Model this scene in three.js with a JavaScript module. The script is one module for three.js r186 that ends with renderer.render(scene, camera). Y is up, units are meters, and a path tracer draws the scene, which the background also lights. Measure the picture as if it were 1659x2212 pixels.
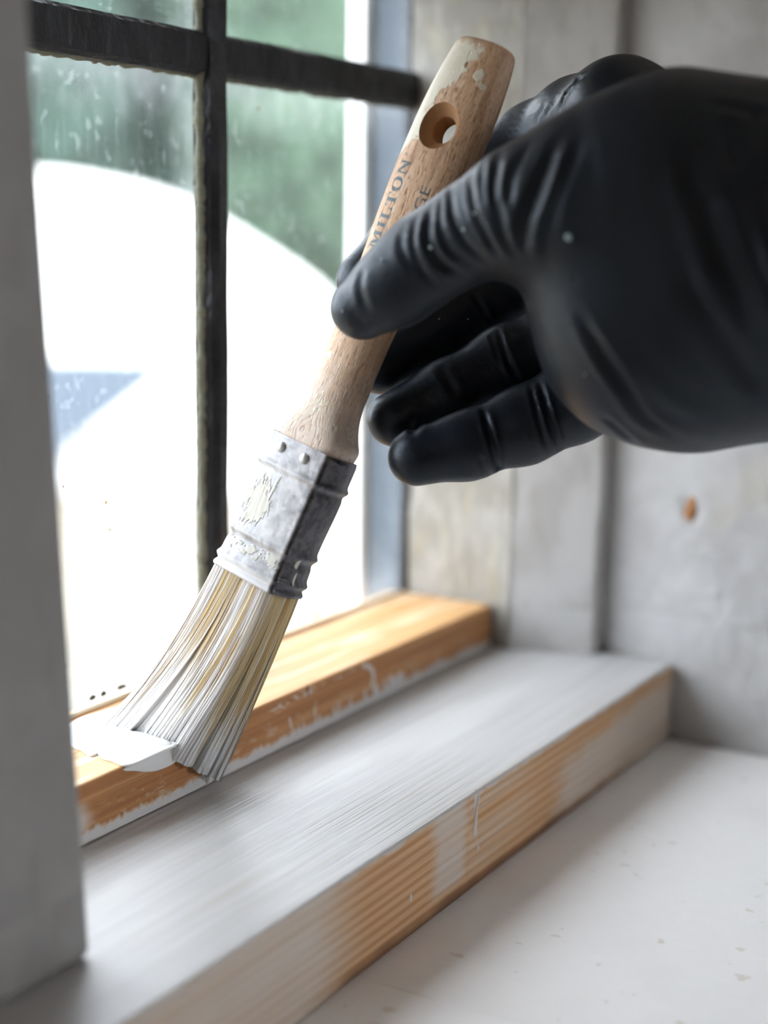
import * as THREE from 'three';
import { RoundedBoxGeometry } from 'three/addons/geometries/RoundedBoxGeometry.js';
import { mergeGeometries, mergeVertices, toCreasedNormals } from 'three/addons/utils/BufferGeometryUtils.js';
import { Brush, Evaluator, SUBTRACTION } from 'three-bvh-csg';

// ---------------------------------------------------------------- camera, sky, sun, exposure
const scene = new THREE.Scene();
const W = 1659, H = 2212, F = 3300;
const camera = new THREE.PerspectiveCamera(2 * Math.atan(H / 2 / F) * 180 / Math.PI, W / H, 0.02, 200);
const EYE = new THREE.Vector3(-0.30118, 0.13609, 0.24082);
const FWD = new THREE.Vector3(0.84704169, -0.17903504, -0.50046661).normalize();
const UP = new THREE.Vector3(0.14656388, 0.98373405, -0.10385737).normalize();
const RIGHT = new THREE.Vector3().crossVectors(FWD, UP).normalize();
camera.position.copy(EYE);
camera.up.copy(UP);
camera.lookAt(EYE.clone().add(FWD));
camera.focus = 0.408;
camera.userData.fStop = 5.2;

scene.background = new THREE.Color().setRGB(3.3, 3.5, 3.8);          // bright overcast sky
const sun = new THREE.DirectionalLight(new THREE.Color().setRGB(1, 0.95, 0.86), 4.0);
sun.position.set(-3.0, 8.0, 4.5);                                     // from behind the house: lights the garden, not the room
sun.target.position.set(2, 0, -4);
sun.castShadow = true;
sun.shadow.radius = 3;
Object.assign(sun.shadow.camera, { left: -16, right: 16, top: 16, bottom: -16, near: 0.5, far: 60 });
scene.add(sun, sun.target);

const renderer = new THREE.WebGLRenderer();
renderer.toneMapping = THREE.LinearToneMapping;
renderer.toneMappingExposure = 2.3;
renderer.shadowMap.enabled = true;

// ---------------------------------------------------------------- helpers
const V = (x, y, z) => new THREE.Vector3(x, y, z);
const clamp = (x, a = 0, b = 1) => Math.min(b, Math.max(a, x));
const lerp = (a, b, t) => a + (b - a) * t;
const smooth = (a, b, x) => { const t = clamp((x - a) / (b - a)); return t * t * (3 - 2 * t); };
const lookDir = (px, py) => FWD.clone().addScaledVector(RIGHT, (px - W / 2) / F).addScaledVector(UP, -(py - H / 2) / F);
const at = (px, py, depth) => EYE.clone().addScaledVector(lookDir(px, py), depth);             // a point in the room, measured off the photograph
const onY = (px, py, y) => { const d = lookDir(px, py); return EYE.clone().addScaledVector(d, (y - EYE.y) / d.y); };
const onZ = (px, py, z) => { const d = lookDir(px, py); return EYE.clone().addScaledVector(d, (z - EYE.z) / d.z); };
let seed = 7;
const rnd = () => { seed = (seed * 1664525 + 1013904223) >>> 0; return seed / 4294967296; };
const hash = (x, y, z = 0) => { let h = (x * 374761393 + y * 668265263 + z * 1274126177) | 0; h = Math.imul(h ^ (h >>> 13), 1274126177); return ((h ^ (h >>> 16)) >>> 0) / 4294967296; };
function noise(x, y, s = 0) {
  const ix = Math.floor(x), iy = Math.floor(y); let fx = x - ix, fy = y - iy;
  fx = fx * fx * (3 - 2 * fx); fy = fy * fy * (3 - 2 * fy);
  return lerp(lerp(hash(ix, iy, s), hash(ix + 1, iy, s), fx), lerp(hash(ix, iy + 1, s), hash(ix + 1, iy + 1, s), fx), fy);
}
function fbm(x, y, s = 0, n = 4) { let a = 0.5, v = 0, t = 0; for (let i = 0; i < n; i++) { v += a * noise(x, y, s + i * 17); t += a; a *= 0.5; x *= 2.03; y *= 2.03; } return v / t; }
const mix3 = (a, b, t) => [lerp(a[0], b[0], t), lerp(a[1], b[1], t), lerp(a[2], b[2], t)];
const hex = (h) => [(h >> 16 & 255) / 255, (h >> 8 & 255) / 255, (h & 255) / 255];
// computed texture: fn(u, v) gives [r, g, b] (display values) or a number
function tex(w, h, fn, srgb = true, wrap = THREE.RepeatWrapping) {
  const d = new Uint8Array(w * h * 4);
  for (let j = 0, k = 0; j < h; j++) for (let i = 0; i < w; i++, k += 4) {
    const c = fn((i + 0.5) / w, (j + 0.5) / h), a = typeof c === 'number' ? [c, c, c] : c;
    d[k] = clamp(a[0]) * 255; d[k + 1] = clamp(a[1]) * 255; d[k + 2] = clamp(a[2]) * 255; d[k + 3] = 255;
  }
  const t = new THREE.DataTexture(d, w, h, THREE.RGBAFormat);
  t.magFilter = t.minFilter = THREE.LinearFilter; t.wrapS = t.wrapT = wrap;
  if (srgb) t.colorSpace = THREE.SRGBColorSpace;
  t.needsUpdate = true;
  return t;
}
const std = (o) => new THREE.MeshStandardMaterial(o);
const phys = (o) => new THREE.MeshPhysicalMaterial(o);
function mesh(name, geo, mat, parent = scene) {
  const m = new THREE.Mesh(geo, mat); m.name = name; m.castShadow = m.receiveShadow = true; parent.add(m); return m;
}
function group(name, pos = V(0, 0, 0)) { const g = new THREE.Group(); g.name = name; g.position.copy(pos); scene.add(g); return g; }
function tag(o, label, category, kind, grp) { o.userData.label = label; o.userData.category = category; if (kind) o.userData.kind = kind; if (grp) o.userData.group = grp; return o; }
// bevelled board with uv in metres (u along the longer in-plane direction of each face), six face materials possible
function board(x0, x1, y0, y1, z0, z1, r = 0.001, seg = 2) {
  const rb = new RoundedBoxGeometry(x1 - x0, y1 - y0, z1 - z0, seg, r), g = rb.index ? rb.toNonIndexed() : rb;
  g.translate((x0 + x1) / 2, (y0 + y1) / 2, (z0 + z1) / 2);
  const p = g.attributes.position, uv = new Float32Array(p.count * 2), per = p.count / 6;
  for (let i = 0; i < p.count; i++) {
    const side = Math.floor(i / per), x = p.getX(i), y = p.getY(i), z = p.getZ(i);
    const [u, v] = side < 2 ? [z, y] : side < 4 ? [x, -z] : [x, y];
    uv[i * 2] = u; uv[i * 2 + 1] = v;
  }
  g.setAttribute('uv', new THREE.BufferAttribute(uv, 2));
  g.clearGroups(); for (let s = 0; s < 6; s++) g.addGroup(s * per, per, s);
  return g;
}
// maps metres to a texture that covers [u0, u0 + du] x [v0, v0 + dv]
const fit = (t, u0, du, v0, dv) => { t.repeat.set(1 / du, 1 / dv); t.offset.set(-u0 / du, -v0 / dv); return t; };

// ---------------------------------------------------------------- measures (metres): y = 0 is the top of the pine sill strip
const SILL_F = -0.0075, SILL_Y = -0.0165, BOARD_F = 0.058, LEDGE_Y = -0.0455, GLASS = -0.047, XR = 0.200, XC = 0.2195;

// ---------------------------------------------------------------- materials of the setting
const X0 = -0.2, XL = 0.42;
const grain = (x, y, s, fx = 6, fy = 900) => fbm(x * fx + 3 * noise(x * 4, y * 60, s + 9), y * fy, s, 3);
const strokes = (x, y, s) => 0.5 * fbm(x * 14, y * 1500, s, 3) + 0.5 * fbm(x * 40, y * 2600, s + 5, 2);

const pineTop = fit(tex(2048, 256, (u, v) => {
  const x = X0 + u * XL, z = v * 0.045;
  const g = grain(x, z, 11, 5, 420), fine = grain(x, z, 23, 18, 2400);
  let c = mix3(hex(0xcfa36f), hex(0xbe8b53), smooth(0.35, 0.75, g));
  c = mix3(c, hex(0xc8935a), 0.35 * smooth(0.58, 0.8, fine));
  const wash = smooth(0.56, 0.72, fbm(x * 30, z * 500, 31, 3)) * 0.55;
  c = mix3(c, hex(0xf3e6d2), wash);
  return c;
}), X0, XL, -0.0, 0.045);
const RISER = 0.0165;
const riserPaint = (x, y) => {            // y: 0 at the foot of the strip .. RISER at its top edge
  const ragged = 0.0022 + 0.0022 * fbm(x * 160, 1, 41, 3) + 0.0030 * smooth(0.50, 0.85, noise(x * 700, 3, 43)) * smooth(0.055, 0.09, x) * (1 - smooth(0.13, 0.16, x));
  let m = smooth(0.0012, -0.0008, y - ragged - 0.0012 * (noise(x * 900, y * 500, 4) - 0.5));
  m = Math.max(m, 0.9 * smooth(-0.021, -0.029, x + 0.004 * (noise(y * 300, 8, 3) - 0.5)) * smooth(0.0125, 0.010, y));
  // dry smear under the top edge near the crack, a hooked stroke right of it, thin scratches
  m = Math.max(m, 0.75 * smooth(0.45, 0.7, fbm(x * 500, y * 1400, 47, 2)) * smooth(0.052, 0.058, x) * smooth(0.081, 0.077, x) * smooth(0.0018, 0.0005, Math.abs(y - 0.0138 - (x - 0.066) * 0.06)));
  const a = Math.atan2(y - 0.0095, (x - 0.1065)), r = Math.hypot(y - 0.0095, (x - 0.1065) * 0.7);
  m = Math.max(m, 0.9 * smooth(0.0012, 0.0003, Math.abs(r - 0.0052)) * smooth(1.75, 1.3, a) * smooth(-0.9, -0.3, a));
  m = Math.max(m, 0.7 * smooth(0.0005, 0.0001, Math.abs(y - 0.0148 + 0.0004 * noise(x * 300, 5, 6))) * smooth(0.08, 0.085, x) * smooth(0.106, 0.100, x) * smooth(0.35, 0.6, noise(x * 800, 2, 7)));
  m = Math.max(m, 0.85 * smooth(0.0010, 0.0004, Math.abs(x - 0.0785 - 0.001 * noise(y * 600, 3, 8))) * smooth(0.011, 0.009, y) * smooth(0.3, 0.55, noise(x * 3000, y * 900, 12)));
  m = Math.max(m, 0.9 * smooth(0.0007, 0.0002, Math.abs(x - 0.0655 + (y - 0.007) * 0.35)) * smooth(0.0095, 0.0085, y) * smooth(0.0040, 0.0055, y));
  m = Math.max(m, 0.35 * smooth(0.6, 0.75, fbm(x * 260, y * 900, 53, 3)) * smooth(0.012, 0.006, y));
  return m;
};
const pineRiser = fit(tex(2048, 160, (u, v) => {
  const x = X0 + u * XL, y = v * RISER;
  const g = grain(x, y, 61, 4, 500), fine = grain(x, y, 67, 20, 2600);
  let c = mix3(hex(0xd29a66), hex(0xb87c49), smooth(0.3, 0.75, g));
  c = mix3(c, hex(0x8c5630), 0.3 * smooth(0.55, 0.8, fine));
  c = mix3(c, hex(0xe8e5e2), riserPaint(x, y));
  const crack = smooth(0.0006, 0.0001, Math.abs(x - 0.0746 - 0.0003 * noise(y * 900, 1, 5))) * smooth(0.0125, 0.0145, y);
  return mix3(c, hex(0x2a180c), crack);
}), X0, XL, -RISER, RISER);
const riserBump = fit(tex(2048, 160, (u, v) => {
  const x = X0 + u * XL, y = v * RISER;
  const crack = smooth(0.0008, 0.0001, Math.abs(x - 0.0746)) * smooth(0.0125, 0.0145, y);
  return 0.35 + 0.15 * grain(x, y, 67, 20, 2600) + 0.4 * riserPaint(x, y) - 0.35 * crack;
}, false), X0, XL, -RISER, RISER);

const boardTopMap = fit(tex(2048, 512, (u, v) => {
  const x = X0 + u * XL, z = v * 0.11;
  const s = strokes(x, z, 71), wide = fbm(x * 7, z * 60, 73, 3);
  let c = mix3(hex(0xbfbdbc), hex(0xb4b2b0), smooth(0.35, 0.7, s));
  const bare = smooth(0.56, 0.74, s * 0.6 + wide * 0.42) * 0.26;
  c = mix3(c, hex(0xb5a48f), bare);
  c = mix3(c, hex(0xcdccca), 0.6 * smooth(0.55, 0.75, fbm(x * 9, z * 90, 79, 3)));
  return c;
}), X0, XL, -0.06, 0.11);
const boardTopBump = fit(tex(2048, 512, (u, v) => strokes(X0 + u * XL, v * 0.11, 71), false), X0, XL, -0.06, 0.11);

const FRONT = 0.029;
const frontPaint = (x, y) => {
  const n = fbm(x * 60, y * 240, 83, 4), lines = fbm(x * 16, y * 1300, 85, 3);
  let m = 0.80 * smooth(0.006, -0.022, x + 0.012 * (n - 0.5)) * (0.55 + 0.6 * lines);                              // smeared near end
  m = Math.max(m, 0.78 * smooth(0.033, 0.041, x + 0.006 * (n - 0.5)) * smooth(0.060, 0.052, x + 0.004 * (n - 0.5)) * smooth(0.004, 0.008, y) * (0.6 + 0.5 * lines));
  m = Math.max(m, 0.42 * smooth(0.052, 0.060, x) * smooth(0.11, 0.075, x) * smooth(0.005, 0.012, y + 0.004 * n) * smooth(0.35, 0.6, lines));
  m = Math.max(m, 0.75 * smooth(0.108, 0.128, x + 0.02 * (n - 0.5)) * smooth(0.0245, 0.0165, y + 0.010 * (n - 0.5) - 0.05 * (x - 0.15) ) * (0.65 + 0.4 * lines));
  m = Math.max(m, 0.9 * smooth(0.0014, 0.0005, Math.abs(x - 0.0605 - 0.0012 * noise(y * 200, 1, 2))) * smooth(0.013, 0.018, y));   // run below the nick
  m = Math.max(m, 0.9 * smooth(0.0009, 0.0003, Math.hypot(x - 0.0632, (y - 0.0118) * 0.6)));
  m = Math.max(m, 0.8 * smooth(0.0016, 0.0004, FRONT - y + 0.0012 * (noise(x * 300, 4, 5) - 0.5)));                // paint just over the top edge
  m = Math.max(m, 0.9 * smooth(0.0008, 0.0003, Math.hypot(x - 0.025, (y - 0.0115) * 0.5)));
  return clamp(m);
};
const boardFrontMap = fit(tex(2048, 320, (u, v) => {
  const x = X0 + u * XL, y = v * FRONT;
  const ring = 0.5 + 0.5 * Math.sin((y * 2200 + 10 * fbm(x * 5, y * 40, 87, 3)) );
  const fine = grain(x, y, 89, 22, 1800);
  let c = mix3(hex(0xdcb388), hex(0xbf8a58), smooth(0.25, 0.9, ring) * 0.75);
  c = mix3(c, hex(0xa57346), 0.3 * smooth(0.5, 0.8, fine));
  const dirt = smooth(0.0052, 0.0015, y + 0.0022 * (fbm(x * 90, 3, 91, 3) - 0.5)) * smooth(-0.03, 0.0, x) * smooth(0.20, 0.14, x);
  c = mix3(c, hex(0x5d3a22), 0.75 * dirt);
  c = mix3(c, hex(0xdedcdb), frontPaint(x, y) * (1 - 0.8 * dirt));
  c = mix3(c, hex(0x1d1612), smooth(0.0009, 0.0003, y - 0.0004) * smooth(0.4, 0.5, noise(x * 60, 2, 93)) * smooth(0.02, 0.03, x) * smooth(0.13, 0.12, x));
  return c;
}), X0, XL, LEDGE_Y, FRONT);
const boardFrontBump = fit(tex(2048, 320, (u, v) => {
  const x = X0 + u * XL, y = v * FRONT;
  return 0.3 + 0.2 * Math.sin(y * 2200 + 10 * fbm(x * 5, y * 40, 87, 3)) * 0.5 + 0.2 * grain(x, y, 89, 22, 1800) + 0.35 * frontPaint(x, y);
}, false), X0, XL, LEDGE_Y, FRONT);

const plaster = tex(1024, 1024, (u, v) => {
  const n = fbm(u * 9, v * 9, 101, 5), m = fbm(u * 40, v * 40, 103, 4), p = fbm(u * 5, v * 5, 107, 4);
  let c = mix3(hex(0xc0bfbe), hex(0xb2b0af), smooth(0.3, 0.75, n));
  c = mix3(c, hex(0xc8c7c7), 0.4 * smooth(0.4, 0.8, m));
  return mix3(c, hex(0xcbbf9f), 0.2 * smooth(0.66, 0.78, p));
});
plaster.repeat.set(4, 4);
const plasterBump = tex(1024, 1024, (u, v) => 0.6 * fbm(u * 12, v * 12, 109, 5) + 0.4 * fbm(u * 70, v * 70, 113, 3), false);
plasterBump.repeat.set(4, 4);
const creamPaint = tex(512, 512, (u, v) => {
  const n = fbm(u * 8, v * 8, 121, 5), k = fbm(u * 60, v * 14, 127, 3);
  let c = mix3(hex(0x9b9891), hex(0x8e8a80), smooth(0.35, 0.7, n));
  c = mix3(c, hex(0xa39877), 0.35 * smooth(0.62, 0.75, fbm(u * 22, v * 6, 131, 3)));
  return mix3(c, hex(0xc6c3ba), 0.3 * smooth(0.5, 0.7, k));
});
creamPaint.repeat.set(9, 9);
const greyPaint = tex(512, 512, (u, v) => {
  const n = fbm(u * 7, v * 7, 141, 5), k = fbm(u * 50, v * 12, 143, 3);
  let c = mix3(hex(0xc6c4c2), hex(0xb6b4b1), smooth(0.35, 0.68, n));
  return mix3(c, hex(0x9d968a), 0.3 * smooth(0.64, 0.8, k));
});
greyPaint.repeat.set(8, 8);
const postPaint = tex(512, 512, (u, v) => { const n = fbm(u * 6, v * 6, 145, 5), k = fbm(u * 40, v * 10, 147, 3); return mix3(mix3(hex(0xa9a7a4), hex(0x9b9997), smooth(0.3, 0.7, n)), hex(0x8f897f), 0.25 * smooth(0.64, 0.8, k)); });
postPaint.repeat.set(8, 8);
const ledgeMap = tex(1024, 1024, (u, v) => {
  const n = fbm(u * 6, v * 6, 151, 5), k = fbm(u * 90, v * 90, 153, 3);
  let c = mix3(hex(0xf8f5f3), hex(0xf1edea), smooth(0.35, 0.7, n));
  c = mix3(c, hex(0xc9b9a2), 0.35 * smooth(0.78, 0.84, fbm(u * 70, v * 60, 157, 3)));
  return mix3(c, hex(0xf4f3f2), 0.25 * smooth(0.5, 0.75, k));
});
ledgeMap.repeat.set(3, 3);
const ledgeBump = tex(512, 512, (u, v) => fbm(u * 14, v * 14, 161, 5), false); ledgeBump.repeat.set(5, 5);

const M = {
  pineEnd: std({ color: 0xb98655, roughness: 0.7 }),
  pineTop: std({ map: pineTop, roughness: 0.55 }),
  pineRiser: std({ map: pineRiser, roughness: 0.65, bumpMap: riserBump, bumpScale: 0.0006 }),
  boardTop: std({ map: boardTopMap, roughness: 0.42, bumpMap: boardTopBump, bumpScale: 0.00025 }),
  boardFront: std({ map: boardFrontMap, roughness: 0.62, bumpMap: boardFrontBump, bumpScale: 0.0005 }),
  plaster: std({ map: plaster, roughness: 0.85, bumpMap: plasterBump, bumpScale: 0.0012 }),
  cream: std({ map: creamPaint, roughness: 0.55 }),
  grey: std({ map: greyPaint, roughness: 0.6 }),
  ledge: std({ map: ledgeMap, roughness: 0.6, bumpMap: ledgeBump, bumpScale: 0.0006 }),
  post: std({ map: postPaint, roughness: 0.6 }),
  room: std({ color: 0xe6e0d8, roughness: 0.9 }),
  floor: std({ color: 0xa68f78, roughness: 0.6 }),
};

// ---------------------------------------------------------------- the room and its thick wall
const ST = 'structure';
const XW0 = -0.155, XS = -0.80, YT = 0.278, WZ0 = -0.078, WZ1 = 0.32, FL = -1.0, CE = 1.5, RX0 = -2.4, RX1 = 2.4, RZ1 = 3.4, T = 0.12;
function wallBox(name, label, x0, x1, y0, y1, z0, z1, mat = M.room, cat = 'wall') { const m = mesh(name, board(x0, x1, y0, y1, z0, z1, 0.002, 1), mat); tag(m, label, cat, ST); return m; }
wallBox('floor', 'plain floor of the room behind the camera', RX0 - T, RX1 + T, FL - T, FL, WZ0, RZ1 + T, M.floor, 'floor');
wallBox('ceiling', 'off-white ceiling of the room above the window', RX0 - T, RX1 + T, CE, CE + T, WZ0, RZ1 + T, M.room, 'ceiling');
wallBox('wall_left', 'plain side wall of the room left of the camera', RX0 - T, RX0, FL, CE, WZ1, RZ1);
{ // back wall with a plain unseen window, added to fill the room with daylight
  const sh = new THREE.Shape([[RX0 - T, FL], [RX1 + T, FL], [RX1 + T, CE], [RX0 - T, CE]].map(([x, y]) => new THREE.Vector2(x, y)));
  const ho = new THREE.Path([[0.60, 0.20], [0.60, 1.20], [1.80, 1.20], [1.80, 0.20]].map(([x, y]) => new THREE.Vector2(x, y))); sh.holes.push(ho);
  const g = new THREE.ExtrudeGeometry(sh, { depth: T, bevelEnabled: false }); g.translate(0, 0, RZ1);
  tag(mesh('wall_back', g, M.room), 'plain wall with an added fill window behind the camera', 'wall', ST);
  const w = group('window_2', V(1.2, 0.20, RZ1)); tag(w, 'plain two-light window, unseen, added for fill light in the wall behind the camera', 'window', ST);
  for (const x of [-0.3, 0.3]) mesh('pane', new THREE.PlaneGeometry(0.58, 0.97).translate(x, 0.5, T / 2), phys({ color: 0xffffff, transmission: 1, thickness: 0, roughness: 0.02, ior: 1.5 }), w);
  for (const x of [-0.585, 0, 0.585]) mesh('stile', new RoundedBoxGeometry(0.03, 1.0, 0.06, 2, 0.004).translate(x, 0.5, T / 2), M.grey, w);
  for (const y of [0.015, 0.985]) mesh('rail', new RoundedBoxGeometry(1.2, 0.03, 0.06, 2, 0.004).translate(0, y, T / 2), M.grey, w);
}
wallBox('wall_far', 'plain side wall of the room beyond the reveal', RX1, RX1 + T, FL, CE, WZ1, RZ1);
{ // splayed reveal, left
  const sh = new THREE.Shape([[RX0 - T, -WZ0], [XW0, -WZ0], [XW0, -0.036], [XS, -WZ1], [RX0 - T, -WZ1]].map(([x, y]) => new THREE.Vector2(x, y)));
  const g = new THREE.ExtrudeGeometry(sh, { depth: CE - FL, bevelEnabled: false }); g.rotateX(-Math.PI / 2); g.translate(0, FL, 0);
  tag(mesh('wall_front_left', g, M.room), 'thick outer wall with splayed reveal left of the window', 'wall', ST);
}
wallBox('wall_front_below', 'thick outer wall below the window ledge', XS, XC, FL, LEDGE_Y - 0.03, WZ0, WZ1);
wallBox('wall_front_above', 'thick outer wall above the window opening', XS, XC, YT, CE, WZ0, WZ1);

// right reveal: uneven painted plaster, standing at right angles to the window
{
  const nz = 120, ny = 200, z0 = WZ0, z1 = WZ1, y0 = FL, y1 = CE, pos = [], uv = [], idx = [];
  const yOf = (j) => { const t = j / ny; return t < 0.12 ? lerp(y0, -0.10, t / 0.12) : t < 0.88 ? lerp(-0.10, 0.32, (t - 0.12) / 0.76) : lerp(0.32, y1, (t - 0.88) / 0.12); };
  for (let j = 0; j <= ny; j++) for (let i = 0; i <= nz; i++) {
    const z = lerp(z0, z1, i / nz), y = yOf(j);
    let x = XC + 0.0012 * (fbm(z * 22, y * 22, 171, 4) - 0.5) + 0.0006 * (fbm(z * 90, y * 90, 173, 3) - 0.5);
    const hole = Math.hypot((z - 0.0605) / 0.0026, (y - 0.0400) / 0.0062);      // chipped patch
    x += 0.0022 * smooth(1, 0.4, hole);
    pos.push(x, y, z); uv.push(z, y);
  }
  for (let j = 0; j < ny; j++) for (let i = 0; i < nz; i++) { const a = j * (nz + 1) + i, b = a + 1, c = a + nz + 1, d = c + 1; idx.push(a, b, c, b, d, c); }
  const g = new THREE.BufferGeometry();
  g.setAttribute('position', new THREE.Float32BufferAttribute(pos, 3)); g.setAttribute('uv', new THREE.Float32BufferAttribute(uv, 2)); g.setIndex(idx); g.computeVertexNormals();
  const face = g.toNonIndexed(), body = board(XC + 0.004, RX1 + T, FL, CE, WZ0, WZ1, 0.002, 1); body.clearGroups();
  const w = mesh('wall_right', mergeGeometries([face, body]), M.plaster);
  tag(w, 'uneven off-white plaster reveal wall with small chip, right side', 'wall', ST);
  // bare, rust-coloured bottom of the chip
  const chip = new THREE.SphereGeometry(1, 20, 14); chip.scale(0.0010, 0.0052, 0.0019);
  const p = chip.attributes.position; for (let i = 0; i < p.count; i++) { const y = p.getY(i); p.setZ(i, p.getZ(i) * (1 + 0.35 * noise(y * 900, 3, 5)) + 0.0006 * Math.sin(y * 500)); }
  chip.computeVertexNormals(); chip.translate(XC + 0.0009, 0.0400, 0.0605);
  mesh('chip', chip, std({ color: 0xa9774a, roughness: 0.9 }), w).userData.label = 'small tan chip in the plaster';
  for (const [yy, zz, sy, sz] of [[0.072, 0.0425, 0.010, 0.0017], [0.205, 0.020, 0.012, 0.002]]) {
    const st = new THREE.SphereGeometry(1, 14, 10); st.scale(0.0006, sy, sz); st.translate(XC - 0.0001, yy, zz);
    mesh('stain', st, std({ color: 0xcbb98c, roughness: 0.8 }), w).userData.label = 'ochre stain';
  }
}

// white ledge in front of the boards
tag(mesh('trim_1', board(XS, XC, LEDGE_Y - 0.03, LEDGE_Y, 0.0, WZ1 + 0.03, 0.003), M.ledge), 'white painted window ledge in front of the boards', 'ledge', ST);

// lower board: white-washed top, pine front edge
{
  const g = board(XW0, XC - 0.0015, LEDGE_Y + 0.0004, SILL_Y, -0.06, BOARD_F, 0.0012, 3);
  const p = g.attributes.position;
  for (let i = 0; i < p.count; i++) if (p.getZ(i) > 0.03 && p.getY(i) > SILL_Y - 0.004) { // slight waviness of the arris and the nick
    const x = p.getX(i); p.setY(i, p.getY(i) + 0.0004 * (noise(x * 60, 3, 7) - 0.5)); }
  const m = mesh('trim_2', g, [M.boardFront, M.boardFront, M.boardTop, M.boardFront, M.boardFront, M.boardFront]);
  tag(m, 'white-washed lower sill board with bare streaky pine front edge', 'sill board', ST);
  // bead of dried paint run down from the nick in the arris
  const c = new THREE.CatmullRomCurve3([V(0.0630, SILL_Y - 0.0002, BOARD_F - 0.0014), V(0.0626, SILL_Y - 0.0016, BOARD_F - 0.0002), V(0.0612, SILL_Y - 0.0052, BOARD_F), V(0.0604, SILL_Y - 0.0085, BOARD_F), V(0.0600, SILL_Y - 0.0120, BOARD_F - 0.0002)]);
  mesh('paint_run', new THREE.TubeGeometry(c, 24, 0.0004, 8), std({ color: 0xd8d4d0, roughness: 0.45 }), m).userData.label = 'dried white paint run';
}
// upper pine strip
{
  const g = board(-0.135, XR - 0.0005, SILL_Y, 0, GLASS - 0.004, SILL_F, 0.0009, 3);
  const m = mesh('trim_3', g, [M.pineEnd, M.pineEnd, M.pineTop, M.pineEnd, M.pineRiser, M.pineEnd]);
  tag(m, 'bare orange pine sill strip against the window panes', 'sill strip', ST);
  // smeared putty and old paint at the foot of the glass
  const pts = [], n = 60;
  for (let i = 0; i <= n; i++) pts.push(V(lerp(-0.06, XR - 0.004, i / n), 0.0006, GLASS + 0.0012 + 0.0004 * noise(i * 0.9, 2, 3)));
  mesh('putty_line', new THREE.TubeGeometry(new THREE.CatmullRomCurve3(pts), 120, 0.0008, 6), std({ color: 0xd3c6ab, roughness: 0.8 }), m).userData.label = 'yellowed putty bead';
  for (const [x, w] of [[0.0215, 0.0012], [0.0262, 0.0012], [0.0345, 0.0020], [0.139, 0.0030]]) { const b = new THREE.IcosahedronGeometry(1, 2), q = b.attributes.position; for (let i = 0; i < q.count; i++) { const n = 0.6 + 0.8 * noise(q.getX(i) * 2 + x * 900, q.getY(i) * 2, 6); q.setXYZ(i, x + q.getX(i) * w * n, 0.0032 + q.getY(i) * 0.0007 * n, GLASS + 0.0004 + q.getZ(i) * 0.0004); } b.computeVertexNormals(); mesh('grime_fleck', b, std({ color: 0x4a463c, roughness: 0.9 }), m); }
}
// near post (left): leans a little
{
  const lean = (y) => -0.0705 - 0.058 * (y - SILL_Y) * (y < 0.3 ? 1 : 0.3 / Math.max(0.3, y) * 1.0);
  const g = new RoundedBoxGeometry(0.075, YT - SILL_Y, 0.094, 3, 0.0022);
  g.translate(0, (YT + SILL_Y) / 2, -0.06 + 0.047);
  const p = g.attributes.position; 
  for (let i = 0; i < p.count; i++) { const x = p.getX(i), y = p.getY(i); p.setX(i, x > 0 ? lean(y) + (x - 0.0375) : -0.15 + (x + 0.0375)); }
  // subdivide the height so that the lean stays straight where it is seen
  g.computeVertexNormals();
  const uv = []; for (let i = 0; i < p.count; i++) uv.push(p.getX(i) + p.getZ(i), p.getY(i));
  g.setAttribute('uv', new THREE.Float32BufferAttribute(uv, 2)); g.clearGroups();
  tag(mesh('trim_4', g, M.post), 'grey painted window post at the left edge, out of focus', 'post', ST);
}
// right post: cream face beside the glass, grey splayed face towards the room
{
  const poly = [[XR, -0.046], [XR, -0.0008], [XR + 0.0006, 0.0004], [0.2112, 0.0284], [0.2120, 0.0294], [XC + 0.003, 0.0296], [XC + 0.003, -0.046]];
  const ny = 60, faces = [], parts = { cream: [], grey: [] };
  for (let k = 0; k < poly.length; k++) {
    const a = poly[k], b = poly[(k + 1) % poly.length], pos = [], uv = [], idx = [];
    const nx = 6;
    for (let j = 0; j <= ny; j++) for (let i = 0; i <= nx; i++) {
      const t = i / nx, y = lerp(SILL_Y, YT, Math.pow(j / ny, 1.4)), x = lerp(a[0], b[0], t), z = lerp(a[1], b[1], t);
      const w = 0.0011 * (noise(y * 18, k > 2 ? 7 : 2, 181) - 0.5) + 0.0006 * (noise(y * 70, 3 + k * 0, 183) - 0.5);
      pos.push(x + (x < XC ? w : 0), y, z + (k > 0 && k < 5 ? w : 0)); uv.push(z + x, y);
    }
    for (let j = 0; j < ny; j++) for (let i = 0; i < nx; i++) { const q = j * (nx + 1) + i; idx.push(q, q + nx + 1, q + 1, q + 1, q + nx + 1, q + nx + 2); }
    const g = new THREE.BufferGeometry(); g.setAttribute('position', new THREE.Float32BufferAttribute(pos, 3)); g.setAttribute('uv', new THREE.Float32BufferAttribute(uv, 2)); g.setIndex(idx); g.computeVertexNormals();
    parts[k < 1 ? 'cream' : 'grey'].push(g.toNonIndexed());
  }
  const post = group('trim_5'); tag(post, 'painted right window post with cream face and grey splay', 'post', ST);
  mesh('reveal_face', mergeGeometries(parts.cream), M.cream, post).userData.label = 'cream face beside the glass';
  mesh('splayed_face', mergeGeometries(parts.grey), M.grey, post).userData.label = 'grey splayed face';
}
// window head
wallBox('trim_6', 'painted timber head above the window panes', XW0, XC, YT - 0.05, YT, -0.06, 0.03, M.grey, 'window head');

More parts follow.
